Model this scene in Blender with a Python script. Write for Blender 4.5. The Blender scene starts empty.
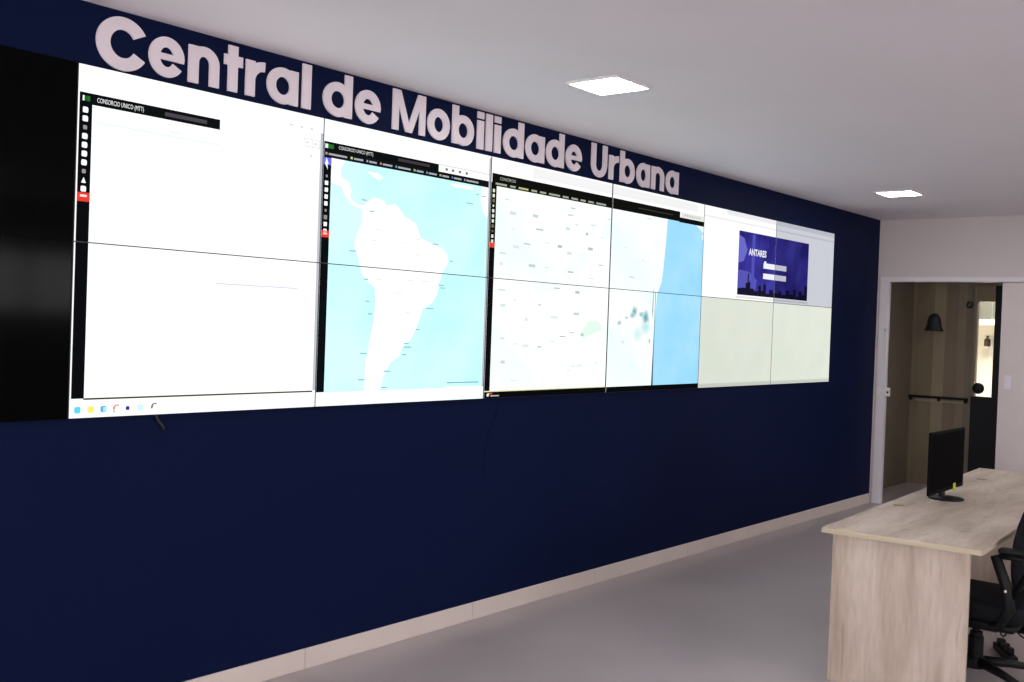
import bpy, bmesh, math, random
from mathutils import Matrix, Vector
random.seed(7)
SC = bpy.context.scene
COL = SC.collection

# ------------------------------------------------------------------ camera
cam_d = bpy.data.cameras.new('camera'); cam = bpy.data.objects.new('camera', cam_d); COL.objects.link(cam)
cam_d.sensor_fit = 'HORIZONTAL'; cam_d.sensor_width = 36.0; cam_d.lens = 36.64; cam_d.clip_start = 0.05
YAW, PITCH, ROLL = 0.8821, -0.0161, 0.0360
fw = Vector((math.sin(YAW) * math.cos(PITCH), math.cos(YAW) * math.cos(PITCH), math.sin(PITCH)))
rt0 = Vector((math.cos(YAW), -math.sin(YAW), 0)); up0 = rt0.cross(fw)
rt = rt0 * math.cos(ROLL) + up0 * math.sin(ROLL); up = up0 * math.cos(ROLL) - rt0 * math.sin(ROLL)
m = Matrix.Identity(4)
for i in range(3):
    m[i][0], m[i][1], m[i][2] = rt[i], up[i], -fw[i]
m.translation = Vector((-2.0055, -3.8419, 1.6751))
cam.matrix_world = m
SC.camera = cam

# ------------------------------------------------------------------ world, exposure
world = bpy.data.worlds.new('world'); SC.world = world; world.use_nodes = True
bgn = world.node_tree.nodes['Background']
bgn.inputs['Color'].default_value = (1.0, 0.955, 0.96, 1); bgn.inputs['Strength'].default_value = 9.0
vs = SC.view_settings
vs.view_transform = 'Standard'; vs.look = 'None'; vs.exposure = 0.80; vs.gamma = 1.0; vs.use_curve_mapping = False
LAMP = 30.0          # radiance of the ceiling panels
SCREEN = 0.655        # radiance of a white screen pixel

def portal(name, loc, rot, sx, sy):
    l = bpy.data.lights.new(name, 'AREA'); l.shape = 'RECTANGLE'; l.size = sx; l.size_y = sy; l.cycles.is_portal = True
    o = bpy.data.objects.new(name, l); COL.objects.link(o); o.location = loc; o.rotation_euler = rot
portal('added_daylight_left', (-6.2, -4.1, 1.7), (0, -math.pi / 2, 0), 1.5, 5.0)  # portal for sky light through the added left window
portal('added_daylight_back', (2.95, -7.8, 1.96), (math.pi / 2, 0, 0), 3.3, .72)  # portal for sky light through the added back window

# ------------------------------------------------------------------ materials
def s2l(c):
    return tuple(((v / 255) / 12.92 if v / 255 <= 0.04045 else ((v / 255 + 0.055) / 1.055) ** 2.4) for v in c)

MATS = {}
def mat(name, rgb, rough=0.6, metal=0.0, spec=0.5, var=0.06, scale=6.0, bump=0.0, bscale=80.0, stretch=(1, 1, 1), rgb2=None, detail=4.0):
    """principled surface with procedural colour variation; rgb in linear"""
    if name in MATS: return MATS[name]
    mt = bpy.data.materials.new(name); mt.use_nodes = True
    nt = mt.node_tree; b = nt.nodes['Principled BSDF']
    b.inputs['Roughness'].default_value = rough; b.inputs['Metallic'].default_value = metal
    b.inputs['Specular IOR Level'].default_value = spec
    tc = nt.nodes.new('ShaderNodeTexCoord'); mp = nt.nodes.new('ShaderNodeMapping')
    mp.inputs['Scale'].default_value = stretch
    nt.links.new(tc.outputs['Object'], mp.inputs['Vector'])
    n = nt.nodes.new('ShaderNodeTexNoise'); n.inputs['Scale'].default_value = scale; n.inputs['Detail'].default_value = detail
    nt.links.new(mp.outputs['Vector'], n.inputs['Vector'])
    r = nt.nodes.new('ShaderNodeValToRGB')
    lo = rgb2 if rgb2 else tuple(v * (1 - var) for v in rgb); hi = rgb if rgb2 else tuple(min(1, v * (1 + var)) for v in rgb)
    r.color_ramp.elements[0].position = 0.3; r.color_ramp.elements[1].position = 0.7
    r.color_ramp.elements[0].color = (*lo, 1); r.color_ramp.elements[1].color = (*hi, 1)
    nt.links.new(n.outputs['Fac'], r.inputs['Fac']); nt.links.new(r.outputs['Color'], b.inputs['Base Color'])
    if bump:
        n2 = nt.nodes.new('ShaderNodeTexNoise'); n2.inputs['Scale'].default_value = bscale
        nt.links.new(mp.outputs['Vector'], n2.inputs['Vector'])
        bp = nt.nodes.new('ShaderNodeBump'); bp.inputs['Strength'].default_value = bump; bp.inputs['Distance'].default_value = 0.002
        nt.links.new(n2.outputs['Fac'], bp.inputs['Height']); nt.links.new(bp.outputs['Normal'], b.inputs['Normal'])
    MATS[name] = mt
    return mt

def wood(name, stretch):
    if name in MATS: return MATS[name]
    mt = bpy.data.materials.new(name); mt.use_nodes = True
    nt = mt.node_tree; b = nt.nodes['Principled BSDF']; b.inputs['Roughness'].default_value = 0.42
    tc = nt.nodes.new('ShaderNodeTexCoord'); mp = nt.nodes.new('ShaderNodeMapping'); mp.inputs['Scale'].default_value = stretch
    nt.links.new(tc.outputs['Object'], mp.inputs['Vector'])
    def noise(sc, det, dist=0.0):
        n = nt.nodes.new('ShaderNodeTexNoise'); n.inputs['Scale'].default_value = sc
        n.inputs['Detail'].default_value = det; n.inputs['Distortion'].default_value = dist
        nt.links.new(mp.outputs['Vector'], n.inputs['Vector']); return n
    def ramp(src, stops):
        r = nt.nodes.new('ShaderNodeValToRGB'); e = r.color_ramp.elements
        while len(e) < len(stops): e.new(0.5)
        for q, (pos, c) in zip(e, stops): q.position = pos; q.color = (*c, 1)
        nt.links.new(src.outputs['Fac'], r.inputs['Fac']); return r
    broad = ramp(noise(4.5, 3.0, 0.4), [(0.30, s2l((172, 154, 138))), (0.5, s2l((196, 179, 164))), (0.72, s2l((214, 199, 187)))])
    fine = ramp(noise(34.0, 5.0, 0.2), [(0.30, (0.86, 0.85, 0.84)), (0.65, (1, 1, 1))])
    dark = ramp(noise(9.0, 2.0, 1.2), [(0.24, (0.68, 0.65, 0.62)), (0.40, (1, 1, 1))])
    def mul(a, c):
        mx = nt.nodes.new('ShaderNodeMix'); mx.data_type = 'RGBA'; mx.blend_type = 'MULTIPLY'; mx.inputs[0].default_value = 1.0
        nt.links.new(a, mx.inputs[6]); nt.links.new(c, mx.inputs[7]); return mx.outputs[2]
    nt.links.new(mul(mul(broad.outputs['Color'], fine.outputs['Color']), dark.outputs['Color']), b.inputs['Base Color'])
    MATS[name] = mt
    return mt

def emis(name, rgb, strength, rgb2=None, scale=5.0, rgb3=None):
    """light-giving pixel colour; with rgb2/rgb3 a procedural mottle"""
    if name in MATS: return MATS[name]
    mt = bpy.data.materials.new(name); mt.use_nodes = True
    nt = mt.node_tree; nt.nodes.remove(nt.nodes['Principled BSDF'])
    e = nt.nodes.new('ShaderNodeEmission'); e.inputs['Strength'].default_value = strength; e.inputs['Color'].default_value = (*rgb, 1)
    nt.links.new(e.outputs[0], nt.nodes['Material Output'].inputs['Surface'])
    if rgb2:
        tc = nt.nodes.new('ShaderNodeTexCoord'); n = nt.nodes.new('ShaderNodeTexNoise'); n.inputs['Scale'].default_value = scale
        n.inputs['Detail'].default_value = 3
        nt.links.new(tc.outputs['Object'], n.inputs['Vector'])
        r = nt.nodes.new('ShaderNodeValToRGB'); q = r.color_ramp.elements
        q[0].position = 0.38; q[0].color = (*rgb2, 1); q[1].position = 0.62; q[1].color = (*rgb, 1)
        if rgb3:
            x = q.new(0.3); x.color = (*rgb3, 1)
        nt.links.new(n.outputs['Fac'], r.inputs['Fac']); nt.links.new(r.outputs['Color'], e.inputs['Color'])
    MATS[name] = mt
    return mt

NAVY = mat('navy_paint', s2l((11, 22, 56)), 0.6, spec=0.06, var=0.05, scale=1.2, bump=0.15, bscale=60)
WHITE = mat('white_paint', (0.60, 0.545, 0.545), 0.7, var=0.02, scale=2, bump=0.1, bscale=120)
GREYW = mat('grey_paint', (0.30, 0.29, 0.30), 0.7, var=0.03, scale=2)
CEIL = mat('ceiling_paint', (0.85, 0.81, 0.84), 0.8, var=0.015, scale=1.5)
FLOOR = mat('cement_porcelain', (0.37, 0.325, 0.335), 0.34, var=0.1, scale=1.1, detail=6)
SKIRT = mat('skirting_porcelain', (0.70, 0.61, 0.56), 0.4, var=0.05, scale=2)
FRAME = mat('door_frame_lacquer', (0.72, 0.68, 0.72), 0.3, var=0.02)
LEAF = mat('door_leaf_laminate', (0.64, 0.565, 0.56), 0.45, var=0.02)
BROWN = [mat('corridor_panel_%d' % k, s2l(c), 0.55, var=0.12, scale=5, stretch=(1, 1, .25)) for k, c in enumerate([(136, 122, 104), (128, 115, 92), (150, 137, 112), (128, 114, 98), (136, 124, 104), (120, 110, 96)])]
BROWNW = mat('corridor_wall_paint', s2l((124, 112, 98)), 0.6, var=0.1, scale=2)
CREAM = mat('cream_wall_paint', s2l((242, 238, 222)), 0.8, var=0.02)
GREYP = mat('grey_bulkhead_paint', s2l((72, 71, 60)), 0.8, var=0.02)
BLACKP = mat('black_plastic', (0.006, 0.006, 0.007), 0.5, spec=0.2, var=0.1)
BEZEL = mat('bezel_plastic', (0.02, 0.02, 0.022), 0.45, var=0.1)
BEZOFF = mat('dark_bezel_plastic', (0.0025, 0.0025, 0.003), 0.5, spec=0.03, var=0.1)
OFFGLASS = mat('screen_off', (0.0022, 0.0022, 0.0025), 0.09, spec=0.026, var=0.05)
BLACKD = mat('black_door_lacquer', (0.010, 0.010, 0.013), 0.5, spec=0.25, var=0.1)
FABRIC = mat('chair_fabric', (0.006, 0.007, 0.010), 0.8, spec=0.15, var=0.25, scale=60, bump=0.4, bscale=300)
METAL = mat('grey_metal', (0.45, 0.45, 0.46), 0.3, metal=1.0)
LETTER = mat('letter_acrylic', (0.86, 0.77, 0.82), 0.45, var=0.02)
WTOP = wood('oak_laminate_top', (0.35, 1.5, 1.5))
WPAN = wood('oak_laminate_panel', (1.7, 1.7, 0.26))
EDGE = mat('oak_edge_band', s2l((196, 182, 158)), 0.5, var=0.08, scale=12, stretch=(.3, .3, 3))
YELLOW = mat('yellow_sticker', (0.62, 0.65, 0.04), 0.5)
WHITEPL = mat('white_plastic', (0.75, 0.73, 0.72), 0.4, var=0.02)
CABLE = mat('cable_rubber', (0.012, 0.012, 0.013), 0.55)
LAMPM = emis('lamp_diffuser', (1.0, 0.985, 0.97), LAMP)

# ------------------------------------------------------------------ mesh helpers
def obj(name, verts, faces, material, parent=None, smooth=False, mats=None, fmats=None):
    me = bpy.data.meshes.new(name); me.from_pydata([tuple(v) for v in verts], [], faces); me.update()
    for q in (mats or [material]): me.materials.append(q)
    if fmats:
        for pl, k in zip(me.polygons, fmats): pl.material_index = k
    if smooth:
        for pl in me.polygons: pl.use_smooth = True
    o = bpy.data.objects.new(name, me); COL.objects.link(o)
    if parent: o.parent = parent
    return o

class MB:
    def __init__(s): s.v = []; s.f = []
    def box(s, x0, x1, y0, y1, z0, z1):
        x0, x1 = sorted((x0, x1)); y0, y1 = sorted((y0, y1)); z0, z1 = sorted((z0, z1))
        b = len(s.v)
        s.v += [(x0, y0, z0), (x1, y0, z0), (x1, y1, z0), (x0, y1, z0), (x0, y0, z1), (x1, y0, z1), (x1, y1, z1), (x0, y1, z1)]
        s.f += [tuple(b + i for i in q) for q in ((0, 3, 2, 1), (4, 5, 6, 7), (0, 1, 5, 4), (1, 2, 6, 5), (2, 3, 7, 6), (3, 0, 4, 7))]
        return s
    def tube(s, pts, r, n=10, caps=True):
        pts = [Vector(p) for p in pts]; rs = r if isinstance(r, (list, tuple)) else [r] * len(pts)
        b = len(s.v)
        for i, p in enumerate(pts):
            t = (pts[min(i + 1, len(pts) - 1)] - pts[max(i - 1, 0)]).normalized()
            a = Vector((0, 0, 1)) if abs(t.z) < 0.9 else Vector((1, 0, 0))
            u = t.cross(a).normalized(); w = t.cross(u)
            for k in range(n):
                an = 2 * math.pi * k / n
                s.v.append(tuple(p + (u * math.cos(an) + w * math.sin(an)) * rs[i]))
        for i in range(len(pts) - 1):
            for k in range(n):
                s.f.append((b + i * n + k, b + i * n + (k + 1) % n, b + (i + 1) * n + (k + 1) % n, b + (i + 1) * n + k))
        if caps:
            s.f.append(tuple(b + k for k in range(n))[::-1]); s.f.append(tuple(b + (len(pts) - 1) * n + k for k in range(n)))
        return s
    def lathe(s, c, prof, n=24, axis='z', a0=0.0, a1=2 * math.pi):
        """profile (radius, height) about an axis through c"""
        b = len(s.v); full = abs(a1 - a0 - 2 * math.pi) < 1e-6; cnt = n if full else n + 1
        for r, h in prof:
            for k in range(cnt):
                an = a0 + (a1 - a0) * k / n; x, y = r * math.cos(an), r * math.sin(an)
                d = {'z': (x, y, h), 'y': (x, h, y), 'x': (h, x, y)}[axis]
                s.v.append((c[0] + d[0], c[1] + d[1], c[2] + d[2]))
        for i in range(len(prof) - 1):
            for k in range(n):
                k2 = (k + 1) % cnt
                s.f.append((b + i * cnt + k, b + i * cnt + k2, b + (i + 1) * cnt + k2, b + (i + 1) * cnt + k))
        return s
    def build(s, name, material, parent=None, bevel=0.0, smooth=False, seg=2):
        o = obj(name, s.v, s.f, material, parent)
        bm = bmesh.new(); bm.from_mesh(o.data)
        bmesh.ops.recalc_face_normals(bm, faces=bm.faces)
        if bevel:
            bmesh.ops.bevel(bm, geom=[e for e in bm.edges if e.calc_face_angle(0) > 0.6], offset=bevel, segments=seg, affect='EDGES', profile=0.5)
        bm.to_mesh(o.data); bm.free()
        if smooth:
            for pl in o.data.polygons: pl.use_smooth = True
        return o

def thing(name, label, cat, loc=(0, 0, 0), rz=0.0, group=None):
    o = bpy.data.objects.new(name, None); COL.objects.link(o); o.empty_display_size = 0.1
    o.location = loc; o.rotation_euler = (0, 0, rz); o['label'] = label; o['category'] = cat
    if group: o['group'] = group
    return o
def tag(o, label, cat, group=None):
    o['label'] = label; o['category'] = cat
    if group: o['group'] = group
    return o
def struct(o, label=None):
    o['kind'] = 'structure'
    if label: o['label'] = label
    return o
def cushion(name, size, loc, material, parent, levels=2, shape=None, bevel=0.02):
    """soft box: subdivided, bevelled, optionally bent by shape(v)"""
    bm = bmesh.new(); bmesh.ops.create_cube(bm, size=1.0)
    for v in bm.verts: v.co = Vector((v.co.x * size[0], v.co.y * size[1], v.co.z * size[2]))
    bmesh.ops.bevel(bm, geom=bm.edges[:], offset=bevel, segments=3, affect='EDGES', profile=0.5)
    bmesh.ops.subdivide_edges(bm, edges=[e for e in bm.edges if e.calc_length() > 0.12], cuts=6, use_grid_fill=True)
    if shape:
        for v in bm.verts: v.co = Vector(shape(v.co))
    me = bpy.data.meshes.new(name); bm.to_mesh(me); bm.free()
    for pl in me.polygons: pl.use_smooth = True
    me.materials.append(material)
    o = bpy.data.objects.new(name, me); COL.objects.link(o); o.parent = parent; o.location = loc
    return o

# ------------------------------------------------------------------ the room
H = 2.857; XE = 8.46; WY = 0.018          # ceiling height, end wall, navy wall face
XL, YB = -6.0, -7.6
struct(MB().box(XL - .2, 14, YB - .2, 1.4, -0.1, 0).build('floor', FLOOR))
struct(MB().box(XL - .2, 14, YB - .2, 1.4, H, H + 0.12).build('ceiling', CEIL))
struct(MB().box(XL, XE, WY, 0.28, 0, H).build('wall_front', NAVY), 'navy blue painted wall carrying the video wall')
gl = bpy.data.materials.new('window_glass'); gl.use_nodes = True
nt = gl.node_tree; nt.nodes.remove(nt.nodes['Principled BSDF'])
tr = nt.nodes.new('ShaderNodeBsdfTransparent'); gs = nt.nodes.new('ShaderNodeBsdfGlossy'); gs.inputs['Roughness'].default_value = 0.02
mx = nt.nodes.new('ShaderNodeMixShader'); mx.inputs[0].default_value = 0.06
nt.links.new(tr.outputs[0], mx.inputs[1]); nt.links.new(gs.outputs[0], mx.inputs[2]); nt.links.new(mx.outputs[0], nt.nodes['Material Output'].inputs['Surface'])
def windowed_wall(name, window, a0, a1, w0, w1, z0, z1, put_box, material, label, npane):
    """wall along one axis (a0..a1) with a framed, glazed opening w0..w1 by z0..z1"""
    wb = MB()
    for q in ((a0, w0, 0, H), (w1, a1, 0, H), (w0, w1, 0, z0), (w0, w1, z1, H)): put_box(wb, q[0], q[1], 0.0, 0.2, q[2], q[3])
    struct(wb.build(name, material))
    win = bpy.data.objects.new(window, None); COL.objects.link(win); win['kind'] = 'structure'; win['label'] = label
    fr = MB(); t = 0.04
    put_box(fr, w0, w1, .05, .12, z0, z0 + t); put_box(fr, w0, w1, .05, .12, z1 - t, z1)
    for k in range(npane + 1):
        q = w0 + (w1 - w0 - t) * k / npane; put_box(fr, q, q + t, .05, .12, z0 + t, z1 - t)
    fr.build('window_frame', FRAME, win)
    for k in range(npane):
        q = w0 + (w1 - w0 - t) * k / npane + t; e = w0 + (w1 - w0 - t) * (k + 1) / npane
        pb = MB(); put_box(pb, q, e, .082, .088, z0 + t, z1 - t); pb.build('pane', gl, win)
WLZ = (0.95, 2.45); WLY = (-6.6, -1.6)
windowed_wall('wall_left', 'added_window_1', YB, 0.28, WLY[0], WLY[1], *WLZ, lambda b, p, q, d0, d1, z0, z1: b.box(XL - d1, XL - d0, p, q, z0, z1), WHITE, 'wide unseen window added in the left wall for daylight', 4)  # unseen window, added to bring in daylight from the left
windowed_wall('wall_back', 'added_window_2', XL, XE + .12, 1.3, 4.6, 1.60, 2.32, lambda b, p, q, d0, d1, z0, z1: b.box(p, q, YB - d1, YB - d0, z0, z1), GREYW, 'unseen strip window added in the back wall for its reflection', 3)  # unseen window, added for the grey reflection in the switched-off panels
# end wall with the wide sliding-door opening
OY0, OY1, OZ = -0.012, -2.20, 2.285
we = MB(); we.box(XE, XE + .12, OY0, 0.4, 0, H).box(XE, XE + .12, OY1, OY0, OZ, H).box(XE, XE + .12, YB, OY1, 0, H)
struct(we.build('wall_right', WHITE), 'white end wall with the sliding door')
# porcelain skirting in lengths along the navy wall, plus the end wall
bb = bpy.data.objects.new('baseboard_front', None); COL.objects.link(bb); bb['kind'] = 'structure'; bb['label'] = 'pale porcelain skirting under the navy wall'
x = XL + .01
while x < XE - .02:
    x1 = min(x + 1.198, XE - .02)
    MB().box(x, x1, WY - .011, WY - .0005, 0.001, 0.098).build('skirting_piece', SKIRT, bb, bevel=.0012, seg=1)
    x += 1.2
struct(MB().box(XE - .011, XE - .0005, YB + .02, OY1 - .05, 0.001, 0.098).build('baseboard_right', SKIRT))

# sliding door in the end wall
d1 = thing('door_1', 'white sliding door half open in the end wall', 'door'); del d1['category']; d1['kind'] = 'structure'
MB().box(XE - .018, XE + .05, OY0 - .090, OY0 - .0005, 0.001, OZ - .05).build('jamb', FRAME, d1, bevel=.006)
MB().box(XE - .018, XE + .13, OY1 + .0005, OY1 + .075, 0.001, OZ - .05).build('jamb', FRAME, d1, bevel=.006)
MB().box(XE - .018, XE + .13, OY1 + .0005, OY0 - .0005, OZ - .05, OZ - .0005).build('header', FRAME, d1, bevel=.005)
lf = MB().box(XE + .02, XE + .06, OY1 + .08, -1.155, 0.008, OZ - .052).build('door_leaf', LEAF, d1, bevel=.003)
hp = MB().box(XE + .014, XE + .0195, -1.27, -1.205, 1.235, 1.365).build('flush_pull', FRAME, lf, bevel=.003)
lk = MB().box(XE - .03, XE - .0185, -.066, -.030, 1.10, 1.165).box(XE - .03, XE - .0185, -.160, -.1, 1.09, 1.175).box(XE - .0295, XE - .019, -.1, -.066, 1.115, 1.15).build('lock_keeper', WHITEPL, d1, bevel=.003)
MB().lathe((XE - .0305, -.135, 1.13), [(0.0, -.003), (.011, -.003), (.011, 0.004), (0, .004)], 14, axis='x').build('keyhole', BLACKP, lk)
MB().lathe((XE - .0185, -.085, 1.755), [(0.0, -.014), (.010, -.012), (.014, -.004), (.014, 0.0)], 14, axis='x').build('jamb_glint', METAL, d1, smooth=True)  # small metal disc standing in for a bright highlight on the jamb

# ------------------------------------------------------------------ corridor beyond the door
XF = 10.30
struct(MB().box(XE + .12, XF + .12, 0.27, 0.4, 0, H).build('wall_corridor_side', BROWNW), 'dim brown corridor wall seen through the door')
struct(MB().box(XE + .12, XF, -2.6, -2.45, 0, H).build('wall_corridor_inner', BROWNW))
wf = bpy.data.objects.new('wall_corridor_end', None); COL.objects.link(wf); wf['kind'] = 'structure'; wf['label'] = 'brown panelled wall at the end of the corridor'
DY0, DY1, DZ = -0.405, -1.20, 2.30
edges = [0.27, 0.225, 0.03, -0.10, -0.235, -0.325, DY0]
for k in range(6):
    MB().box(XF, XF + .12, edges[k + 1] + .0003, edges[k] - .0003, 0, H).build('wall_panel', BROWN[k], wf)
MB().box(XF, XF + .12, DY1, DY0 - .002, DZ, H).build('wall_panel', BROWN[1], wf)
MB().box(XF, XF + .12, -2.45, DY1 - .002, 0, H).build('wall_panel', BROWN[0], wf)
# black half-glazed door
d2 = thing('door_2', 'black half-glazed door at the end of the corridor', 'door'); del d2['category']; d2['kind'] = 'structure'
MB().box(XF - .02, XF + .06, DY1, DY0 - .003, 0.006, 1.055).build('lower_panel', BLACKD, d2, bevel=.003, seg=1)
MB().box(XF - .02, XF + .06, DY1, -.625, 1.056, DZ - .004).build('stile', BLACKD, d2, bevel=.003, seg=1)
MB().box(XF - .02, XF + .06, -.442, DY0 - .003, 1.056, DZ - .004).build('stile', BROWN[0], d2, bevel=.003, seg=1)
MB().box(XF - .02, XF + .06, -.6245, -.4425, 2.118, DZ - .004).build('top_rail', BROWN[1], d2, bevel=.003, seg=1)
MB().box(XF + .015, XF + .022, -.6245, -.4425, 1.056, 2.118).build('pane', gl, d2)
kb = MB().lathe((XF - .02, -.500, 1.150), [(0.0, -.10), (.035, -.098), (.058, -.085), (.064, -.06), (.052, -.038), (.022, -.03), (.020, -.01), (.036, -.008), (.036, 0.0)], 18, axis='x').build('door_knob', BLACKD, d2, smooth=True)

# lit room behind the glazed door
struct(MB().box(12.6, 12.72, -2.6, 1.3, 0, H).build('wall_lit_room', CREAM), 'cream wall of the lit room behind the glazed door')
struct(MB().box(XF + .12, 12.72, 1.3, 1.4, 0, H).build('wall_lit_room_side', CREAM))
struct(MB().box(XF + .12, 12.72, -2.6, -2.5, 0, H).build('wall_lit_room_inner', CREAM))
struct(MB().box(XF + .12, XF + .16, 0.4, 1.3, 0, H).build('wall_lit_room_front', CREAM))
struct(MB().box(12.25, 12.5995, -2.5, 1.3, 1.955, H - .001).build('trim_1', GREYP), 'grey bulkhead across the lit room')
struct(MB().box(12.22, 12.5995, -2.5, 1.3, 1.885, 1.954).build('trim_2', CREAM))
wfx = thing('wall_fixture', 'small dark fixture on the cream wall seen through the glazed door', 'fixture', (12.6, 0.045, 1.605))
MB().lathe((-.055, 0, 0), [(0, 0), (.034, .002), (.038, .012), (.038, .085), (.026, .105), (0, .107)], 16).build('body', mat('dark_bronze', s2l((80, 70, 50)), .5), wfx, smooth=True)
MB().lathe((-.055, 0, .1075), [(.014, 0), (.014, .022), (.022, .024), (.02, .036), (0, .037)], 12).build('cap', MATS['dark_bronze'], wfx, smooth=True)
MB().box(-.02, -.0005, -.02, .02, .03, .07).build('bracket', MATS['dark_bronze'], wfx)

# ------------------------------------------------------------------ video wall
PW, PH, ZB = 1.2125, 0.682, 1.25
G = 0.0022                                    # half seam
def rect(x0, x1, z0, z1): return [(x0, z0), (x1, z0), (x1, z1), (x0, z1)]
def clip(poly, x0, x1, z0, z1):
    def cut(ps, ins, inter):
        out = []
        for i in range(len(ps)):
            a, b = ps[i - 1], ps[i]
            if ins(b):
                if not ins(a): out.append(inter(a, b))
                out.append(b)
            elif ins(a): out.append(inter(a, b))
        return out
    def ix(v): return lambda a, b: (v, a[1] + (b[1] - a[1]) * (v - a[0]) / (b[0] - a[0]))
    def iz(v): return lambda a, b: (a[0] + (b[0] - a[0]) * (v - a[1]) / (b[1] - a[1]), v)
    for ins, f in ((lambda q: q[0] >= x0, ix(x0)), (lambda q: q[0] <= x1, ix(x1)), (lambda q: q[1] >= z0, iz(z0)), (lambda q: q[1] <= z1, iz(z1))):
        poly = cut(poly, ins, f)
        if len(poly) < 3: return None
    return poly

FACT = {}                                     # brightness of single panels
for c in range(6):
    for r in range(2): FACT[c, r] = 1.0
FACT[5, 1] = 0.60; FACT[4, 1] = 0.93; FACT[4, 0] = 0.80; FACT[5, 0] = 0.83; FACT[3, 1] = .95; FACT[3, 0] = .95; FACT[2, 1] = .97
CONTENT = []                                  # (name, polygon on the wall, srgb colour, layer, extra)
def put(name, poly, rgb, layer=1, k=1.0, extra=None): CONTENT.append((name, poly, rgb, layer, k, extra))

# --- first desktop, one column wide: white page in a dark frame
W_ = (255, 255, 255)
put('side_bar', rect(.010, .062, 1.327, 2.505), (10, 12, 16))
put('title_bar', rect(.010, .640, 2.463, 2.506), (14, 16, 18))
put('side_bar', rect(.060, PW - .02, 1.3215, 1.3285), (60, 62, 40), 2)
put('scroll_bar', rect(PW - .019, PW, 1.33, 2.54), (186, 186, 194), 1)
for i in range(10):
    z = 2.440 - i * .0337; c = (W_ if i not in (2, 7) else (150, 140, 140)); s = (.011 if i not in (2, 7) else .008)
    put('menu_icon', [(.035 + s * a, z + s * b) for a, b in (((0, 1), (-.9, -1), (.9, -1)) if i == 8 else ((-1, -.8), (-.6, -1), (.8, -1), (1, -.5), (1, .6), (.6, 1), (-.7, 1), (-1, .7)))], c, 2)
put('menu_button', rect(.0105, .0615, 2.088, 2.123), (225, 60, 50), 2)
put('menu_button', rect(.022, .050, 2.106, 2.114), (255, 225, 215), 3)
for i, (a, b, cc) in enumerate([(.010, .018, (235, 245, 235)), (.017, .030, (30, 90, 30)), (.030, .040, (36, 110, 36))]): put('logo', rect(.012 + a, .012 + b, 2.474, 2.494), cc, 2)
put('title_bar', rect(.375, .575, 2.476, 2.492), (72, 66, 74), 2)
put('tab_box', rect(1.095, 1.190, 2.4645, 2.4675), (200, 200, 206)); put('tab_box', rect(1.095, 1.190, 2.5005, 2.503), (190, 190, 196))
for xx in (1.095, 1.143, 1.188): put('tab_box', rect(xx, xx + .003, 2.465, 2.503), (190, 190, 196))
for xx, zz in ((1.02, 2.55), (1.08, 2.55), (1.14, 2.55), (1.115, 2.484), (1.165, 2.484), (1.14, 2.425)): put('tab_box', rect(xx - .008, xx + .008, zz - .004, zz + .004), (205, 205, 210))
put('page_line', rect(.078, .645, 2.396, 2.400), (205, 240, 246)); put('page_line', rect(.10, .20, 2.415, 2.421), (238, 240, 242))
put('page_line', rect(.40, .46, 2.414, 2.420), (225, 228, 232)); put('page_line', rect(.645, 1.085, 1.802, 1.807), (205, 205, 232))
for xx, cc in ((.037, (95, 205, 240)), (.092, (250, 228, 110)), (.145, (90, 170, 215)), (.198, (225, 130, 130)), (.248, (40, 50, 150)), (.303, (200, 245, 250)), (.365, (110, 105, 115))):
    s = .013 if cc != (40, 50, 150) else .008
    if cc in ((225, 130, 130), (110, 105, 115)):
        put('task_icon', [(xx - s, 1.277), (xx - s * .5, 1.277), (xx - .1 * s, 1.294), (xx + s, 1.294), (xx + s, 1.299), (xx - .4 * s, 1.299), (xx - s, 1.287)], cc, 2)
        if cc[0] > 200: put('task_icon', rect(xx - s * .9, xx - s * .2, 1.268, 1.275), (130, 200, 150), 2)
    else: put('task_icon', [(xx - s, 1.283 - s * .6), (xx - s * .6, 1.283 - s), (xx + s * .6, 1.283 - s), (xx + s, 1.283 - s * .6), (xx + s, 1.283 + s * .6), (xx + s * .6, 1.283 + s), (xx - s * .6, 1.283 + s), (xx - s, 1.283 + s * .6)], cc, 2)
put('task_icon', rect(.143, .158, 1.272, 1.292), (165, 225, 240), 3)

# --- second desktop, one column wide: world map over South America
X1 = PW
put('map_sea', rect(X1, 2 * PW - .019, 1.318, 2.50), (186, 248, 255), 1, 1.0, 'sea')
put('page', rect(X1, 2 * PW, ZB, 1.3175), (244, 255, 255), 1)
put('page', rect(2.10, 2 * PW - .02, 1.305, 1.325), (244, 255, 255), 2)
SA = [(1.469, 2.228), (1.497, 2.248), (1.548, 2.28), (1.609, 2.27), (1.628, 2.25), (1.694, 2.262), (1.733, 2.235), (1.76, 2.206), (1.837, 2.182), (1.865, 2.144), (1.88, 2.108), (1.946, 2.091), (2.042, 2.066), (2.091, 2.037), (2.094, 1.99), (2.062, 1.945), (2.049, 1.925), (2.033, 1.873), (2.02, 1.818), (1.983, 1.773), (1.915, 1.738), (1.895, 1.689), (1.867, 1.629), (1.832, 1.575), (1.775, 1.538), (1.755, 1.49), (1.698, 1.459), (1.664, 1.418), (1.638, 1.366), (1.627, 1.325), (1.599, 1.319), (1.522, 1.319), (1.523, 1.389), (1.526, 1.46), (1.546, 1.562), (1.569, 1.665), (1.578, 1.768), (1.568, 1.834), (1.525, 1.857), (1.483, 1.895), (1.464, 1.939), (1.451, 1.981), (1.426, 2.022), (1.43, 2.057), (1.446, 2.101), (1.467, 2.137), (1.47, 2.189)]
put('map_land', SA, W_, 2)
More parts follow.
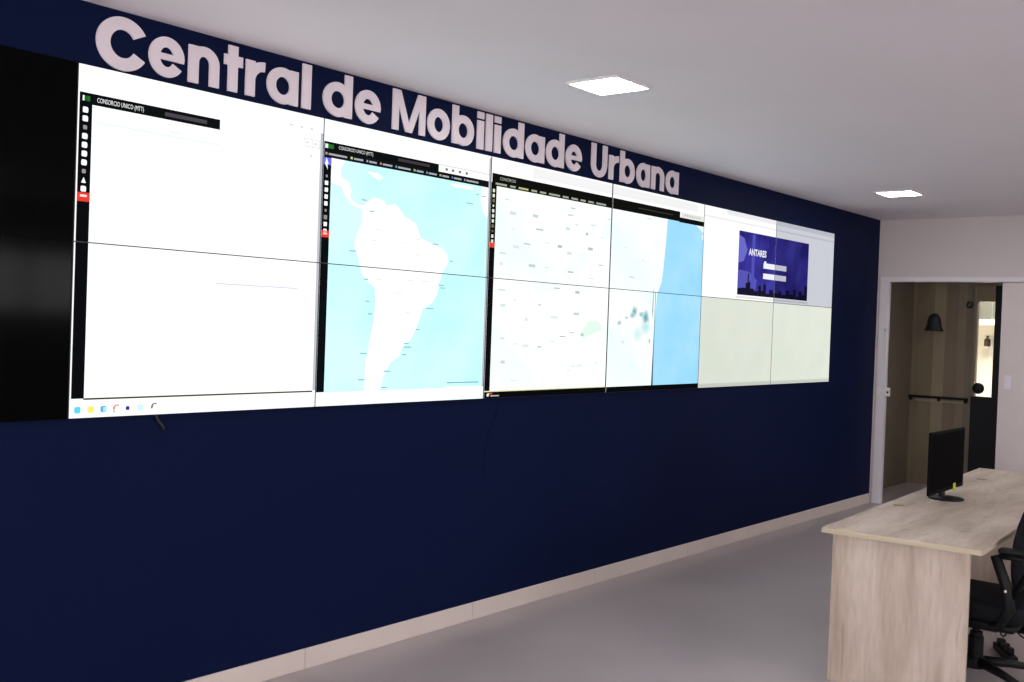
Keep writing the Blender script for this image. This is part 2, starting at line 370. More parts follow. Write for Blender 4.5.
put('map_land', [(1.263, 2.377), (1.321, 2.376), (1.327, 2.352), (1.378, 2.333), (1.395, 2.292), (1.387, 2.266), (1.417, 2.239), (1.472, 2.226), (1.46, 2.212), (1.406, 2.225), (1.365, 2.255), (1.329, 2.306), (1.265, 2.318)], W_, 2)
put('map_land', [(1.263, 2.44), (1.36, 2.44), (1.33, 2.40), (1.321, 2.37), (1.263, 2.37)], W_, 2)
put('map_land', [(1.49, 2.401), (1.567, 2.401), (1.603, 2.384), (1.58, 2.367), (1.532, 2.379)], W_, 2)
put('map_land', [(2.350, 2.43), (2.41, 2.43), (2.408, 2.258), (2.365, 2.297), (2.342, 2.359)], W_, 2)
put('map_land', [(2.093, 2.419), (2.277, 2.424), (2.271, 2.406), (2.121, 2.401)], W_, 2)
put('title_bar', rect(X1 + .004, 1.999, 2.467, 2.508), (14, 15, 17), 3)
put('bookmark_bar', rect(X1 + .004, 2 * PW - .019, 2.434, 2.470), (16, 20, 24), 3)
put('page', rect(2.0, 2 * PW - .019, 2.470, 2.508), (250, 250, 250), 4); put('page_line', rect(2.0, 2 * PW - .019, 2.506, 2.510), (190, 190, 190), 5)
for xx in (2.06, 2.11, 2.165, 2.22): put('page_icon', rect(xx - .009, xx + .009, 2.482, 2.495), (105, 105, 110), 5)
put('title_bar', rect(1.70, 1.93, 2.482, 2.496), (60, 54, 60), 4)
for a, b, cc in ((1.222, 1.24, (225, 235, 225)), (1.24, 1.275, (35, 110, 40))): put('logo', rect(a, b, 2.477, 2.497), cc, 4)
xx = 1.225
for w, cc in ((.012, (230, 150, 90)), (.115, None), (.014, (235, 225, 120)), (.06, None), (.010, (160, 160, 220)), (.05, None), (.012, (220, 110, 80)), (.065, None), (.010, (80, 160, 200)), (.09, None), (.014, (150, 200, 80)), (.05, None), (.010, (90, 160, 200)), (.06, None), (.014, (220, 160, 60)), (.05, None), (.010, (70, 100, 200)), (.06, None), (.01, (160, 160, 160)), (.10, None)):
    put('bookmark', rect(xx, xx + w, 2.446, 2.457 if cc else 2.455), tuple(int(v * .6 + 62) for v in cc) if cc else (165, 168, 168), 4); xx += w + (.008 if cc else .022)
put('side_bar', rect(X1, X1 + .051, 1.319, 2.434), (12, 14, 16), 3)
put('menu_button', rect(X1, X1 + .051, 2.398, 2.432), (105, 110, 235), 4)
put('menu_button', [(X1 + .02, 2.432), (X1 + .034, 2.404), (X1 + .026, 2.402), (X1 + .03, 2.375), (X1 + .012, 2.402)], W_, 5)
for i in range(9):
    z = 2.345 - i * .0325; s = .010 if i not in (0, 5) else .006
    put('menu_icon', rect(X1 + .025 - s, X1 + .025 + s, z - s, z + s), W_ if i not in (0, 5, 6) else (150, 140, 135), 4)
put('menu_button', rect(X1, X1 + .051, 2.055, 2.088), (225, 60, 50), 4); put('menu_button', rect(X1 + .013, X1 + .038, 2.068, 2.077), (255, 190, 180), 5)
put('scroll_bar', rect(2 * PW - .019, 2 * PW, 1.32, 2.60), (176, 180, 188), 3)
for (a, b) in [(1.479, 2.259), (1.534, 2.209), (1.585, 2.122), (1.753, 2.075), (1.994, 2.084), (1.861, 2.099), (1.843, 2.199), (1.416, 2.004), (2.121, 2.003), (1.865, 2.018), (1.558, 2.067), (2.316, 2.385), (2.368, 2.381), (2.253, 2.329), (1.511, 1.871), (1.594, 1.876), (1.814, 1.883), (1.931, 1.882), (2.049, 1.869), (2.061, 1.855), (1.729, 1.813), (1.525, 1.763), (1.969, 1.742), (1.808, 1.715), (1.543, 1.701), (1.882, 1.63), (1.803, 1.556), (1.812, 1.537), (1.791, 1.498), (1.507, 1.504), (1.672, 1.414), (1.657, 1.332), (1.499, 1.374)]:
    w = random.uniform(.012, .03); inland = 1.55 < a < 1.95 and b > 1.7
    put('map_name', rect(a - w, a + w, b - .003, b + .003), (214, 226, 226) if inland else (140, 180, 196), 3)
put('map_name', rect(2.12, 2.38, 1.343, 1.349), (120, 165, 185), 3)
put('page_line', rect(1.59, 1.80, 2.535, 2.55), (246, 246, 250), 2)

# --- third desktop, two columns wide: regional map with the coast
X2 = 2 * PW; X4 = 4 * PW
put('map_ground', rect(X2 + .05, X4, 1.287, 2.452), W_, 1, 1.0, 'ground')
COAST = [(4.334, 2.46), (4.325, 2.33), (4.315, 2.231), (4.300, 2.10), (4.284, 2.008), (4.230, 1.918), (4.225, 1.861), (4.212, 1.74), (4.210, 1.616), (4.214, 1.286)]
put('map_sea', COAST + [(X4, 1.286), (X4, 2.46)], (152, 215, 255), 2, 1.0, 'sea2')
put('map_coast', [(4.18, 1.95), (4.186, 1.95), (4.188, 1.80), (4.18, 1.74), (4.174, 1.80)], (120, 165, 175), 2)
put('map_coast', [(4.206, 1.93), (4.213, 1.93), (4.214, 1.286), (4.196, 1.286), (4.199, 1.45), (4.204, 1.62), (4.206, 1.75)], (95, 125, 135), 3)
put('map_coast', [(4.199, 1.42), (4.204, 1.50), (4.210, 1.50), (4.216, 1.286), (4.194, 1.286)], (40, 50, 55), 3)
put('map_ground', [(4.0, 1.46), (4.19, 1.50), (4.19, 1.43), (4.02, 1.42)], W_, 2)
put('map_land', [(4.70, 2.46), (X4, 2.46), (X4, 2.395), (4.80, 2.42)], (240, 252, 255), 3)
put('map_land', [(4.82, 2.37), (X4, 2.40), (X4, 2.34)], (240, 252, 255), 3)
for (a, b, ra, rb, cc) in ((4.096, 1.754, .045, .045, (95, 160, 175)), (3.949, 1.791, .03, .03, (110, 165, 170)), (3.93, 1.765, .03, .02, (130, 185, 185)), (4.035, 1.772, .03, .02, (130, 190, 200)), (3.773, 1.71, .02, .015, (140, 180, 180)), (3.855, 1.747, .015, .012, (150, 185, 185)), (4.10, 1.69, .05, .05, (180, 230, 236)), (4.152, 1.594, .014, .02, (130, 180, 185)), (3.824, 1.582, .018, .015, (195, 225, 225)), (4.0, 1.64, .06, .04, (200, 238, 240))):
    n = 13; js = [random.uniform(.65, 1.1) for _ in range(n)]
    for q in range(4):
        k = 1.35 - .3 * q; mixc = tuple(int(245 + (v - 245) * (q + 1) / 4 * .85) for v in cc)
        put('map_town', [(a + ra * k * js[i] * math.cos(6.283 * i / n), b + rb * k * js[i] * math.sin(6.283 * i / n)) for i in range(n)], mixc, 2.2 + .3 * q + (.05 if cc[0] < 170 else 0))
put('title_bar', rect(X2 + .010, 4.50, 2.452, 2.522), (16, 17, 15), 4); put('title_bar', rect(4.49, X4, 2.447, 2.482), (16, 17, 15), 5)
put('page', rect(4.515, X4, 2.484, 2.520), (225, 226, 222), 5)
for i in range(7): put('page_icon', rect(4.56 + i * .035, 4.575 + i * .035, 2.497, 2.507), (165, 165, 160), 6)
put('page', rect(2.80, 4.75, 2.542, 2.600), (236, 236, 236), 2)
xx = X2 + .04
for w in (.10, .05, .09, .055, .06, .11, .06, .07, .055, .06, .11):
    put('bookmark', rect(xx, xx + w, 2.460, 2.471), (160, 165, 145) if w != .09 else (185, 185, 130), 5); xx += w + .028
put('bookmark', rect(3.95, 4.40, 2.485, 2.492), (52, 52, 50), 5)
put('side_bar', rect(X2 + .002, X2 + .051, 1.29, 2.47), (12, 13, 12), 4)
for i in range(11):
    z = 2.424 - i * .0285; s = .009 if i not in (3, 8) else .006
    put('menu_icon', rect(X2 + .027 - s, X2 + .027 + s, z - s, z + s), (225, 235, 210) if i not in (2, 7, 8) else (120, 115, 90), 5)
put('menu_button', rect(X2 + .002, X2 + .051, 2.103, 2.133), (225, 70, 50), 5)
put('task_bar', rect(X2, X4, ZB, 1.287), (9, 10, 13), 4); put('page_line', rect(X2, 3 * PW, 1.2875, 1.293), (225, 220, 165), 5)
put('task_icon', [(2.448, 1.271), (2.462, 1.281), (2.474, 1.278), (2.470, 1.262), (2.456, 1.260)], (235, 220, 215), 5); put('task_icon', rect(2.472, 2.500, 1.273, 1.281), (200, 90, 70), 5)
put('task_icon', rect(2.485, 2.56, 1.261, 1.267), (190, 190, 190), 5)
for (a, b) in [(2.571, 2.387), (2.628, 2.315), (2.839, 2.32), (3.189, 2.361), (3.254, 2.308), (3.435, 2.323), (3.61, 2.376), (3.164, 2.275), (2.882, 2.244), (2.633, 2.225), (3.538, 2.253), (3.41, 2.17), (3.188, 2.126), (2.769, 2.149), (2.822, 2.025), (2.964, 2.023), (3.206, 2.011), (2.668, 2.124), (3.088, 2.16), (2.549, 2.079), (2.54, 2.019), (3.433, 1.983), (3.533, 2.074), (3.209, 2.406), (3.367, 2.261), (2.962, 2.171), (2.55, 1.869), (2.678, 1.816), (2.568, 1.782), (2.908, 1.797), (2.786, 1.706), (3.056, 1.727), (3.285, 1.754), (3.287, 1.889), (3.072, 1.904), (3.242, 1.637), (3.355, 1.625), (3.049, 1.579), (3.149, 1.61), (2.919, 1.546), (2.788, 1.551), (2.693, 1.561), (2.583, 1.456), (3.336, 1.431), (3.269, 1.427), (2.688, 1.347), (3.221, 1.4), (2.57, 1.593), (3.513, 1.445), (4.09, 2.43), (3.82, 2.21), (4.03, 2.14), (3.90, 2.02)]:
    w = random.uniform(.012, .035); hgt = random.choice((.004, .005, .009)); g = random.choice((180, 195, 208, 216))
    put('map_name', rect(a - w, a + w, b - hgt, b + hgt), (g, min(255, g + 12), min(255, g + 12)), 3)
put('map_park', [(3.36, 1.66), (3.42, 1.71), (3.50, 1.72), (3.55, 1.70), (3.57, 1.66), (3.50, 1.64), (3.42, 1.62), (3.36, 1.60), (3.33, 1.62)], (218, 252, 226), 2)

# --- fourth desktop, two columns wide: page with a night skyline picture
put('page', rect(X4, 6 * PW, ZB, ZB + PH), (237, 241, 228), 1, 1.0, 'beige')
put('page_line', rect(X4, 6 * PW, 2.528, 2.542), (232, 234, 236), 2); put('page_line', rect(X4 + .35, 6 * PW, 2.575, 2.614), (232, 233, 236), 2)
put('task_bar', rect(X4, 6 * PW, ZB, 1.281), (208, 212, 204), 2)
IX0, IX1, IZ0, IZ1 = 5.41, 6.72, 1.972, 2.474
put('picture', rect(IX0, IX1, IZ0, IZ1), (66, 62, 168), 2, 1.0, 'night')
put('picture_glow', [(IX0, 2.44), (5.50, 2.42), (5.56, 2.33), (5.50, 2.24), (IX0, 2.22)], (106, 104, 198), 3)
put('picture_glow', rect(5.64, 5.69, 2.0, 2.46), (82, 80, 182), 3); put('picture_glow', [(IX0, 2.17), (5.60, 2.16), (5.74, 2.10), (5.72, 2.02), (IX0, 2.02)], (86, 84, 178), 3)
sky = [(IX0, IZ0), (IX1, IZ0), (IX1, 2.10)]; xx = IX1
for w, z in ((.06, 2.10), (.05, 2.02), (.07, 2.05), (.06, 2.00), (.05, 2.06), (.08, 2.015), (.06, 2.045), (.09, 2.005), (.05, 2.03), (.11, 2.012), (.07, 2.035), (.06, 2.00), (.05, 2.075), (.04, 2.02), (.05, 2.06), (.08, 2.012), (.06, 2.03), (.03, 2.08), (.02, 2.145), (.03, 2.07), (.05, 2.03)):
    sky += [(xx, z), (max(IX0, xx - w), z)]; xx -= w
sky.append((IX0, 2.02))
put('picture_skyline', sky, (24, 22, 46), 4)
put('form_field', rect(5.85, 6.28, 2.203, 2.247), (238, 238, 246), 4); put('form_field', rect(5.85, 6.28, 2.118, 2.163), (238, 238, 246), 4)
put('form_field', rect(5.86, 5.90, 2.247, 2.262), (238, 238, 246), 4)
put('page_line', rect(IX0 - .02, IX1 + .02, 1.945, 1.962), (226, 226, 226), 2)

def lin(rgb): return s2l(rgb)
def cmat(rgb, f, extra):
    if abs(f - FACT[5, 1]) < 1e-6 and not extra: rgb = tuple(int(v * t) for v, t in zip(rgb, (.95, .96, 1.0)))      # cooler panel
    key = 'pixels_%d_%d_%d_%d_%s' % (*rgb, round(f * 100), extra or '')
    if key in MATS: return MATS[key]
    c = lin(rgb); S = SCREEN * f
    if extra == 'sea': return emis(key, c, S, lin((210, 253, 255)), 1.6)
    if extra == 'sea2': return emis(key, c, S, lin((168, 222, 255)), 2.5)
    if extra == 'ground': return emis(key, c, S, lin((236, 253, 250)), 2.0, lin((226, 250, 240)))
    if extra == 'beige': return emis(key, c, S, lin((228, 236, 222)), 1.6)
    if extra == 'night': return emis(key, c, S * .9, lin((44, 38, 122)), 3.0)
    return emis(key, c, S)

what = {(-1, 1): 'switched-off black panel at the upper left end of the video wall', (-1, 0): 'switched-off black panel at the lower left end of the video wall',
        (0, 1): 'lit panel showing a blank white page under a short black title bar', (0, 0): 'lit panel showing a blank white page above taskbar icons',
        (1, 1): 'lit panel showing northern South America on a pale blue sea', (1, 0): 'lit panel showing the southern tip of South America',
        (2, 1): 'upper lit panel showing a white road map below a long black bar', (2, 0): 'lower lit panel showing a white road map with a pale green patch',
        (3, 1): 'upper lit panel with a pale map and a blue sea strip', (3, 0): 'lower lit panel with dark teal blots beside a blue sea strip',
        (4, 1): 'lit panel showing the left part of the purple skyline picture', (4, 0): 'blank beige lit panel below the left part of the skyline picture',
        (5, 1): 'dimmer lit panel showing the right part of the purple skyline picture', (5, 0): 'blank greenish lit panel at the lower right end of the video wall'}
SCREENS = {}
for (c, r), lab in what.items():
    x0, z0 = c * PW, ZB + r * PH; on = c >= 0
    t = thing('video_wall_panel', lab, 'display', (x0 + PW / 2, WY, z0), 0.0, 'panels of the video wall')
    def L(px, py, pz, x0=x0, z0=z0): return (px - x0 - PW / 2, py - WY, pz - z0)
    mb = MB(); a = L(x0 + .0003, WY - .0006, z0 + .0003); b = L(x0 + PW - .0003, 0.0006, z0 + PH - .0003)
    mb.box(a[0], b[0], b[1], a[1], a[2], b[2]); mb.build('housing', BEZEL if on else BEZOFF, t)
    gl_, gr_ = {3: .0065, 1: .003}.get(c, .0042), {3: .0065, 1: .003}.get(c + 1, .0042)
    sx0, sx1, sz0, sz1 = x0 + gl_, x0 + PW - gr_, z0 + G, z0 + PH - G
    f = FACT.get((c, r), 1.0)
    scr = obj('screen', [L(x, 0.0, z) for x, z in rect(sx0, sx1, sz0, sz1)], [(0, 1, 2, 3)], cmat(W_, f, None) if on else OFFGLASS, t)
    SCREENS[c, r] = (scr, L, f)
    groups = {}
    for name, poly, rgb, layer, k, extra in CONTENT:
        q = clip(poly, sx0, sx1, sz0, sz1)
        if not q: continue
        groups.setdefault(name, []).append((q, cmat(rgb, f * k, extra), layer))
    for name, items in groups.items():
        v, fc, ms, fm = [], [], [], []
        for q, mt, layer in items:
            b0 = len(v); v += [L(x, -0.0003 * layer, z) for x, z in q]; fc.append(tuple(range(b0, b0 + len(q))))
            if mt not in ms: ms.append(mt)
            fm.append(ms.index(mt))
        obj(name, v, fc, None, scr, mats=ms, fmats=fm)

def screen_text(name, body, cell, x, z, size, rgb, layer, squeeze=1.0, bold=0.0):
    scr, L, f = SCREENS[cell]
    cu = bpy.data.curves.new(name, 'FONT'); cu.body = body; cu.size = size; cu.resolution_u = 2; cu.offset = bold
    tmp = bpy.data.objects.new(name, cu); COL.objects.link(tmp)
    bpy.context.view_layer.update(); dg = bpy.context.evaluated_depsgraph_get(); me = bpy.data.meshes.new_from_object(tmp.evaluated_get(dg))
    bpy.data.objects.remove(tmp)
    for v in me.vertices:
        v.co = Vector(L(x + v.co.x * squeeze, -0.0003 * layer, z + v.co.y))
    me.materials.clear(); me.materials.append(cmat(rgb, f, None))
    o = bpy.data.objects.new(name, me); COL.objects.link(o); o.parent = scr
screen_text('title_text', 'CONSORCIO UNICO (MTT)', (0, 1), .080, 2.476, .026, (245, 245, 245), 4, .62)
screen_text('title_text', 'CONSORCIO UNICO (MTT)', (1, 1), 1.305, 2.481, .024, (225, 225, 225), 5, .75)
screen_text('title_text', 'CONSORCIO', (2, 1), 2.50, 2.490, .024, (185, 185, 180), 6, 1.0)
screen_text('picture_text', 'ANTARES', (4, 1), 5.585, 2.295, .072, (235, 235, 240), 5, 1.0, .0025)

# ------------------------------------------------------------------ raised lettering
sign = thing('wall_sign', 'raised white lettering Central de Mobilidade Urbana on the navy wall', 'sign', (2.28, WY, 2.64))
def glyph(ch, x0, x1, parent):
    """letter body between x0 and x1, baseline 0, as one extruded mesh"""
    Y = [-0.009, -0.0006]; v, f = [], []
    x1 -= .008; X, CAP, S = 0.157, 0.205, 0.049
    def strip(outer, inner, closed=False):
        n = len(outer); b = len(v); y0, y1 = Y; Y[0] += .0006; Y[1] -= .0002
        for (ox, oz), (ix, iz) in zip(outer, inner):
            v.extend([(ox, y0, oz), (ix, y0, iz), (ox, y1, oz), (ix, y1, iz)])
        for i in range(n if closed else n - 1):
            a, c = b + 4 * i, b + 4 * ((i + 1) % n)
            f.extend([(a, a + 1, c + 1, c), (a + 2, c + 2, c + 3, a + 3), (a, c, c + 2, a + 2), (a + 1, a + 3, c + 3, c + 1)])
        if not closed:
            for a in (b, b + 4 * (n - 1)): f.append((a, a + 2, a + 3, a + 1))
    def poly(ps):
        b = len(v); n = len(ps); y0, y1 = Y; Y[0] += .0006; Y[1] -= .0002
        v.extend([(x, y0, z) for x, z in ps] + [(x, y1, z) for x, z in ps])
        f.append(tuple(range(b, b + n))); f.append(tuple(range(b + 2 * n - 1, b + n - 1, -1)))
        for i in range(n): f.append((b + i, b + n + i, b + n + (i + 1) % n, b + (i + 1) % n))
    def bar(a, c, z0, z1): poly([(a, z0), (c, z0), (c, z1), (a, z1)])
    def arc(cx, cz, rx, rz, a0, a1, s=S, sv=None, n=40, closed=False):
        sv = sv or s * .86
        an = [math.radians(a0 + (a1 - a0) * i / (n if closed else n - 1)) for i in range(n)]
        strip([(cx + rx * math.cos(t), cz + rz * math.sin(t)) for t in an], [(cx + (rx - s) * math.cos(t), cz + (rz - sv) * math.sin(t)) for t in an], closed)
    w = x1 - x0; cx = (x0 + x1) / 2; zc = X / 2; rz = X / 2 + .004
    if ch == 'C': arc(cx + .012, .0875, w / 2 + .004, .1055, 30, 330, s=.058, sv=.050)
    elif ch == 'o': arc(cx, zc, w / 2, rz, 0, 360, closed=True)
    elif ch == 'e':
        arc(cx, zc, w / 2, rz, -2, 328); bar(x0 + S * .8, x1 - .001, zc - .012, zc + .014)
    elif ch in 'ad':
        arc(x0 + w * .5, zc, w / 2, rz, 0, 360, closed=True); bar(x1 - S, x1, 0, X if ch == 'a' else CAP)
    elif ch == 'b':
        arc(x1 - w * .5, zc, w / 2, rz, 0, 360, closed=True); bar(x0, x0 + S, 0, CAP)
    elif ch == 'n':
        bar(x0, x0 + S, 0, X); arc(cx, X - .068, w / 2, .072, 0, 165, n=24); bar(x1 - S, x1, 0, X - .066)
    elif ch == 'r':
        bar(x0, x0 + S, 0, X); arc(x0 + w * .98, X - .088, w * .98, .092, 88, 172, n=14)
    elif ch == 't':
        c = x0 + w * .47; bar(c - S / 2, c + S / 2, 0, .198); bar(x0, x1, X - .045, X)
    elif ch == 'l': bar(x0, x1, 0, CAP)
    elif ch == 'i': bar(x0, x1, 0, X); bar(x0, x1, X + .012, CAP)
    elif ch == 'M':
        S = .043; bar(x0, x0 + S, 0, CAP); bar(x1 - S, x1, 0, CAP)
        poly([(x0 + .012, CAP), (x0 + S + .012, CAP), (cx + .019, 0.0), (cx - .023, 0.0)]); poly([(x1 - S - .012, CAP), (x1 - .012, CAP), (cx + .023, 0.0), (cx - .019, 0.0)])
    elif ch == 'U':
        bar(x0, x0 + S, .075, CAP); bar(x1 - S, x1, .075, CAP); arc(cx, .078, w / 2, .083, 180, 360, n=24)
    return obj('letter', v, f, LETTER, parent)
LET = [('C', .068, .292), ('e', .302, .473), ('n', .485, .644), ('t', .66, .763), ('r', .772, .881), ('a', .886, 1.07), ('l', 1.085, 1.145), ('d', 1.21, 1.400), ('e', 1.412, 1.587),
       ('M', 1.663, 1.907), ('o', 1.916, 2.093), ('b', 2.106, 2.289), ('i', 2.309, 2.371), ('l', 2.382, 2.444), ('i', 2.456, 2.518), ('d', 2.534, 2.726), ('a', 2.736, 2.925), ('d', 2.934, 3.121), ('e', 3.132, 3.307),
       ('U', 3.404, 3.587), ('r', 3.603, 3.72), ('b', 3.733, 3.915), ('a', 3.932, 4.105), ('n', 4.120, 4.294), ('a', 4.309, 4.49)]
for ch, a, b in LET:
    g = glyph(ch, a - 2.28, b - 2.28, sign); g['label'] = 'letter ' + ch

# ------------------------------------------------------------------ ceiling lights
def ceiling_light(x, y, label, s=0.30):
    t = thing('ceiling_light', label, 'light', (x, y, H), 0.0, 'square ceiling lights')
    h = s / 2; mb = MB(); e = .012
    mb.box(-h, h, -h, -h + e, -.012, -.0006).box(-h, h, h - e, h, -.012, -.0006).box(-h, -h + e, -h + e, h - e, -.012, -.0006).box(h - e, h, -h + e, h - e, -.012, -.0006)
    mb.build('frame', WHITEPL, t)
    MB().box(-h + e, h - e, -h + e, h - e, -.009, -.0006).build('diffuser', LAMPM, t)
ceiling_light(2.19, -0.94, 'square flush ceiling light nearest the raised lettering')
ceiling_light(6.53, -0.84, 'square flush ceiling light near the end wall')
ceiling_light(-2.10, -0.92, 'added square ceiling light left of the lettering, out of frame')  # unseen lamp, added to light the room
for k, x in enumerate((-2.10, 2.21, 6.53)):  # unseen middle and back rows, added to light the room
    ceiling_light(x, -3.50, 'added unseen ceiling light of the middle row, %s' % ('above the viewpoint', 'right of the desk', 'far end of the room')[k])
    ceiling_light(x, -6.10, 'added unseen ceiling light of the back row, %s' % ('left', 'middle', 'right')[k])
ceiling_light(9.3, -2.1, 'added unseen ceiling light brightening the corridor beyond the door', .28)  # lamp out of view, added to brighten the corridor
ceiling_light(11.75, -0.3, 'large square ceiling light in the lit room behind the glazed door', 1.0)

# ------------------------------------------------------------------ desk
DX0, DX1, DY_F, DY_N, DT = 2.885, 6.12, -1.812, -2.543, 0.742
desk = thing('desk', 'long pale oak laminate desk with a solid end panel', 'desk', (DX0, (DY_F + DY_N) / 2, 0))
ox, oy = DX0, (DY_F + DY_N) / 2
DA = math.radians(2.8); desk.rotation_euler.z = DA          # the desk stands a little askew, turned about its left corner
desk.location = (ox + (DY_F - oy) * math.sin(DA), DY_F - (DY_F - oy) * math.cos(DA), 0)
top = MB().box(0, DX1 - ox, DY_N - oy, DY_F - oy, DT - .025, DT).build('tabletop', WTOP, desk, bevel=.0015, seg=1)
MB().box(-.0012, -.0002, DY_N - oy + .001, DY_F - oy - .001, DT - .0245, DT - .0008).build('edge_band', EDGE, top)
MB().box(0.001, DX1 - ox - .001, DY_N - oy - .0012, DY_N - oy - .0002, DT - .0245, DT - .0008).build('edge_band', EDGE, top)
for gx, gy in ((3.866, -1.890), (5.446, -1.975)):
    g = MB().lathe((gx - ox, gy - oy, DT), [(0.0, 0.0025), (.022, .0025), (.030, .0022), (.032, .0002)], 20).build('cable_grommet', mat('grommet_grey', s2l((150, 120, 100)), .5), top)
for k, px in enumerate((2.905, 4.475, 6.075)):
    pn = MB().box(px - ox, px - ox + .025, -2.488 - oy, -1.862 - oy, 0.001, DT - .0255).build('end_panel' if k != 1 else 'middle_panel', WPAN, desk, bevel=.001, seg=1)
    MB().box(px - ox + .001, px - ox + .024, -2.4892 - oy, -2.4882 - oy, 0.002, DT - .026).build('edge_band', EDGE, pn)
for a, b in ((2.931, 4.474), (4.501, 6.074)):
    MB().box(a - ox, b - ox, -1.905 - oy, -1.885 - oy, 0.36, DT - .0255).build('modesty_panel', WPAN, desk, bevel=.001, seg=1)
MB().lathe((2.931 - ox, -2.44 - oy, .665), [(.012, 0), (.012, .018), (.022, .02), (.022, .034), (0, .036)], 14, axis='x').build('fixing_knob', BLACKP, desk)

# ------------------------------------------------------------------ monitor
mon = thing('monitor', 'black flat monitor on a round foot, switched off, on the oak desk', 'monitor', (4.37, -1.945, DT))
mw, mh = 0.635, 0.360; z0 = .044
MB().box(-mw / 2, mw / 2, -.004, .012, z0, z0 + mh).build('casing', mat('monitor_black', (.003, .003, .0035), .6, spec=.05), mon, bevel=.003)
MB().box(-.2, .2, .0125, .045, z0 + .06, z0 + .28).build('rear_housing', BLACKP, mon, bevel=.012)
MB().box(-mw / 2 + .014, mw / 2 - .014, -.0052, -.0042, z0 + .022, z0 + mh - .014).build('screen', mat('monitor_glass', (.0025, .0025, .003), .7, spec=.02), mon)
MB().box(-.028, .028, .0125, .035, 0.012, z0 + .07).build('stand_neck', BLACKP, mon, bevel=.004)
MB().lathe((-.03, -.01, 0), [(0.0, .014), (.07, .0135), (.094, .011), (.10, .006), (.098, .0006), (0, .0006)], 40).build('foot', BLACKP, mon, smooth=True)
ys = MB().box(.115, .160, -.0062, -.0055, z0 + .002, z0 + .034).box(.128, .185, -.0062, -.0055, z0 - .012, z0 + .006).build('sticker', YELLOW, mon); ys['label'] = 'yellow sticker on the lower bezel'

# ------------------------------------------------------------------ office chair
chair = thing('office_chair', 'black office chair with armrests pushed under the oak desk', 'chair', (3.42, -2.40, 0), 0.0)
cushion('seat', (.50, .50, .092), (0, -.02, .402), FABRIC, chair, bevel=.035, shape=lambda c: (c.x, c.y, c.z + .012 * math.cos(c.x * 5) - 1.5 * max(0, c.y - .14) ** 2))
cushion('seat_pan', (.40, .40, .044), (0, -.02, .335), BLACKP, chair, bevel=.02)
MB().box(-.10, .10, -.12, .12, .285, .30).build('seat_mechanism', BLACKP, chair, bevel=.005)
def backshape(c):
    z = c.z; u = c.x / .225
    return (c.x * (1 - .12 * max(0, z / .25)), c.y - .05 * (z / .25) - .045 * (z / .25) ** 2 + .035 * u * u, z)
cushion('backrest', (.45, .05, .50), (0, -.262, .79), FABRIC, chair, bevel=.02, shape=backshape)
MB().tube([(0, -.06, .30), (0, -.25, .30), (0, -.30, .36), (0, -.312, .52), (0, -.315, .70)], .020, 10).build('back_bracket', BLACKP, chair, smooth=True)
for s in (-1, 1):
    arm = MB().tube([(s * .20, -.12, .345), (s * .265, -.17, .365), (s * .278, -.215, .45), (s * .278, -.197, .545), (s * .278, -.142, .688)], [.018, .02, .026, .026, .024], 10).build('armrest', BLACKP, chair, smooth=True)
    MB().tube([(s * .278, -.160, .690), (s * .278, -.28, .690), (s * .278, -.30, .655), (s * .278, -.215, .50)], [.015, .015, .015, .015], 8).build('arm_brace', BLACKP, arm, smooth=True)
    cushion('arm_pad', (.06, .21, .026), (s * .278, -.262, .716), BLACKP, arm, bevel=.011)
    MB().lathe((s * .303, -.197, .535), [(0, s * .004), (.007, s * .003), (.007, s * -.004)], 10, axis='x').build('screw', METAL, arm)
MB().lathe((0, 0, 0), [(.0, .10), (.036, .10), (.036, .225), (.030, .232), (.030, .25), (.018, .252), (.018, .286), (0, .287)], 18).build('gas_column', BLACKP, chair, smooth=False)
MB().lathe((0, 0, 0), [(0, .075), (.05, .075), (.052, .10), (.045, .122), (.03, .13), (0, .131)], 20).build('base_hub', BLACKP, chair)
for k in range(5):
    a = 2 * math.pi * k / 5 + 0.35; c, s = math.cos(a), math.sin(a)
    lg = MB().tube([(c * .04, s * .04, .105), (c * .17, s * .17, .096), (c * .30, s * .30, .078)], [.026, .021, .016], 8).build('base_leg', BLACKP, chair, smooth=True)
    cs = MB().tube([(c * .295 - s * .016, s * .295 + c * .016, .026), (c * .295 - s * .005, s * .295 + c * .005, .026)], .0255, 14)
    cs.tube([(c * .295 + s * .005, s * .295 - c * .005, .026), (c * .295 + s * .016, s * .295 - c * .016, .026)], .0255, 14)
    cs.tube([(c * .295, s * .295, .026), (c * .295, s * .295, .076)], .006, 8).build('caster', BLACKP, lg)

# ------------------------------------------------------------------ small things
def cord(name, pts, r, label, cat='cable', group=None, material=CABLE):
    cu = [Vector(p) for p in pts]; out = []
    for i in range(len(cu) - 1):
        p0, p1, p2, p3 = cu[max(i - 1, 0)], cu[i], cu[i + 1], cu[min(i + 2, len(cu) - 1)]
        for k in range(8):
            t = k / 8; out.append(0.5 * ((2 * p1) + (p2 - p0) * t + (2 * p0 - 5 * p1 + 4 * p2 - p3) * t * t + (3 * p1 - p0 - 3 * p2 + p3) * t ** 3))
    out.append(cu[-1])
    return tag(MB().tube(out, r, 6).build(name, material, None, smooth=True), label, cat, group)
cord('power_cable', [(4.42, -2.02, .008), (4.30, -2.08, .008), (4.12, -2.12, .008), (4.00, -2.08, .008), (3.86, -2.12, .008)], .006, 'black power cable lying on the floor under the desk')
cord('data_cable', [(4.42, -2.17, .01), (4.33, -2.235, .10), (4.30, -2.27, .09), (4.30, -2.31, .018), (4.30, -2.36, .10), (4.30, -2.40, .04), (4.32, -2.50, .008)], .005, 'thin black cable looping above the floor by the middle desk panel')
ps = thing('power_strip', 'dark power strip lying on the floor beside the office chair', 'power strip', (3.98, -2.40, 0), 0.5)
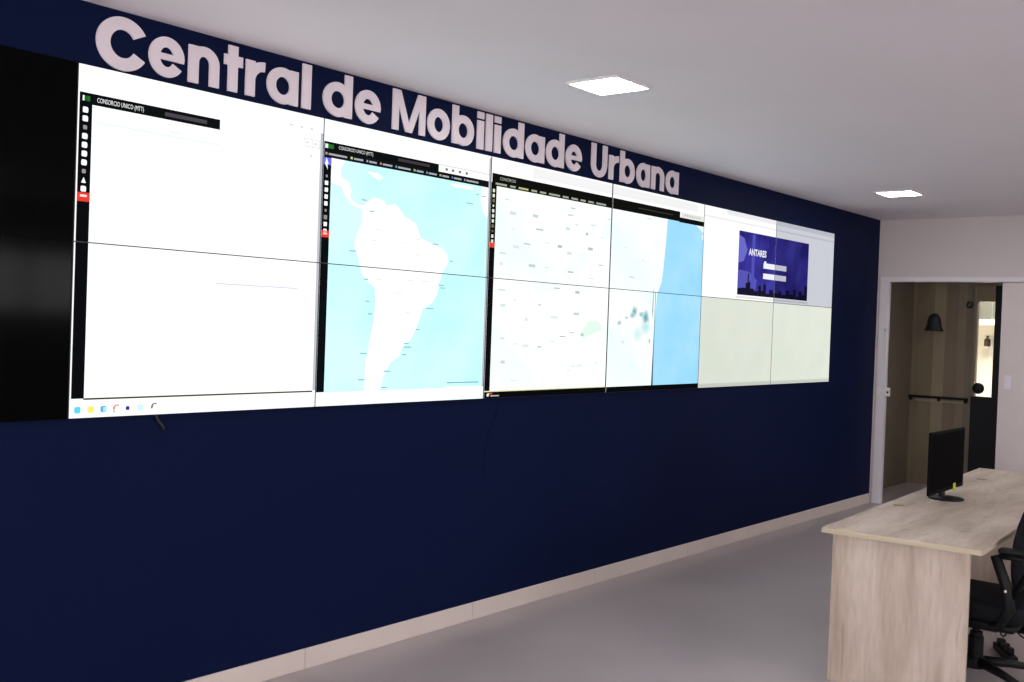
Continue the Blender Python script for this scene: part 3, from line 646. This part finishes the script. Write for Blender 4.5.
MB().box(-.14, .14, -.028, .028, .001, .036).build('strip_body', BLACKP, ps, bevel=.005)
for k in range(3): MB().box(-.10 + k * .08, -.06 + k * .08, -.02, .02, .0365, .07).build('plug', BLACKP, ps, bevel=.006)
wc = cord('hanging_cable', [(.385, WY - .006, 1.25), (.392, WY - .01, 1.225), (.415, WY - .009, 1.20), (.42, WY - .006, 1.185)], .006, 'short black cable end hanging below the video wall at left')
tag(MB().tube([(2.60, WY - .003, 1.248), (2.55, WY - .003, 1.14), (2.49, WY - .003, 1.03), (2.47, WY - .003, .93), (2.47, WY - .003, .80)], .0018, 6).build('thin_cable', NAVY), 'thin navy cable running down the wall below the video wall', 'cable')

wl = thing('wall_lamp', 'dark bell-shaped wall lamp on the brown corridor wall', 'lamp', (XF, 0.012, 1.77))
MB().lathe((-.055, 0, 0), [(.0, .03), (.070, .025), (.098, .0), (.104, .006), (.092, .03), (.078, .06), (.072, .12), (.058, .165), (.034, .195), (0, .207)], 24).build('lamp_shade', mat('dark_iron', (.02, .024, .03), .5), wl, smooth=True)
MB().box(-.02, -.0006, -.03, .03, .07, .14).build('wall_plate', MATS['dark_iron'], wl, bevel=.004)
wsn = thing('wall_sensor', 'small black fitting on the brown wall beside the top of the glazed door', 'sensor', (XF, -0.362, 2.035))
MB().lathe((-.04, 0, 0), [(0, 0), (.026, .008), (.034, .03), (.034, .062), (.022, .08), (0, .082)], 16).build('housing', MATS['dark_iron'], wsn, smooth=True)
MB().box(-.015, -.0006, -.018, .018, .02, .07).build('bracket', MATS['dark_iron'], wsn)
hr = thing('handrail', 'black horizontal rail across the brown corridor wall', 'rail', (XF, 0, 1.0))
MB().tube([(-.06, .262, .015), (-.06, -.39, .015)], .014, 10).build('rail', BLACKP, hr, smooth=True)
for y in (.245, -.07, -.36): MB().box(-.06, -.0006, y - .012, y + .012, -.028, .008).build('bracket', BLACKP, hr)
MB().box(-.012, -.0006, -.33, .20, -.04, -.018).build('backing_strip', mat('pale_strip', s2l((165, 150, 130)), .5), hr)
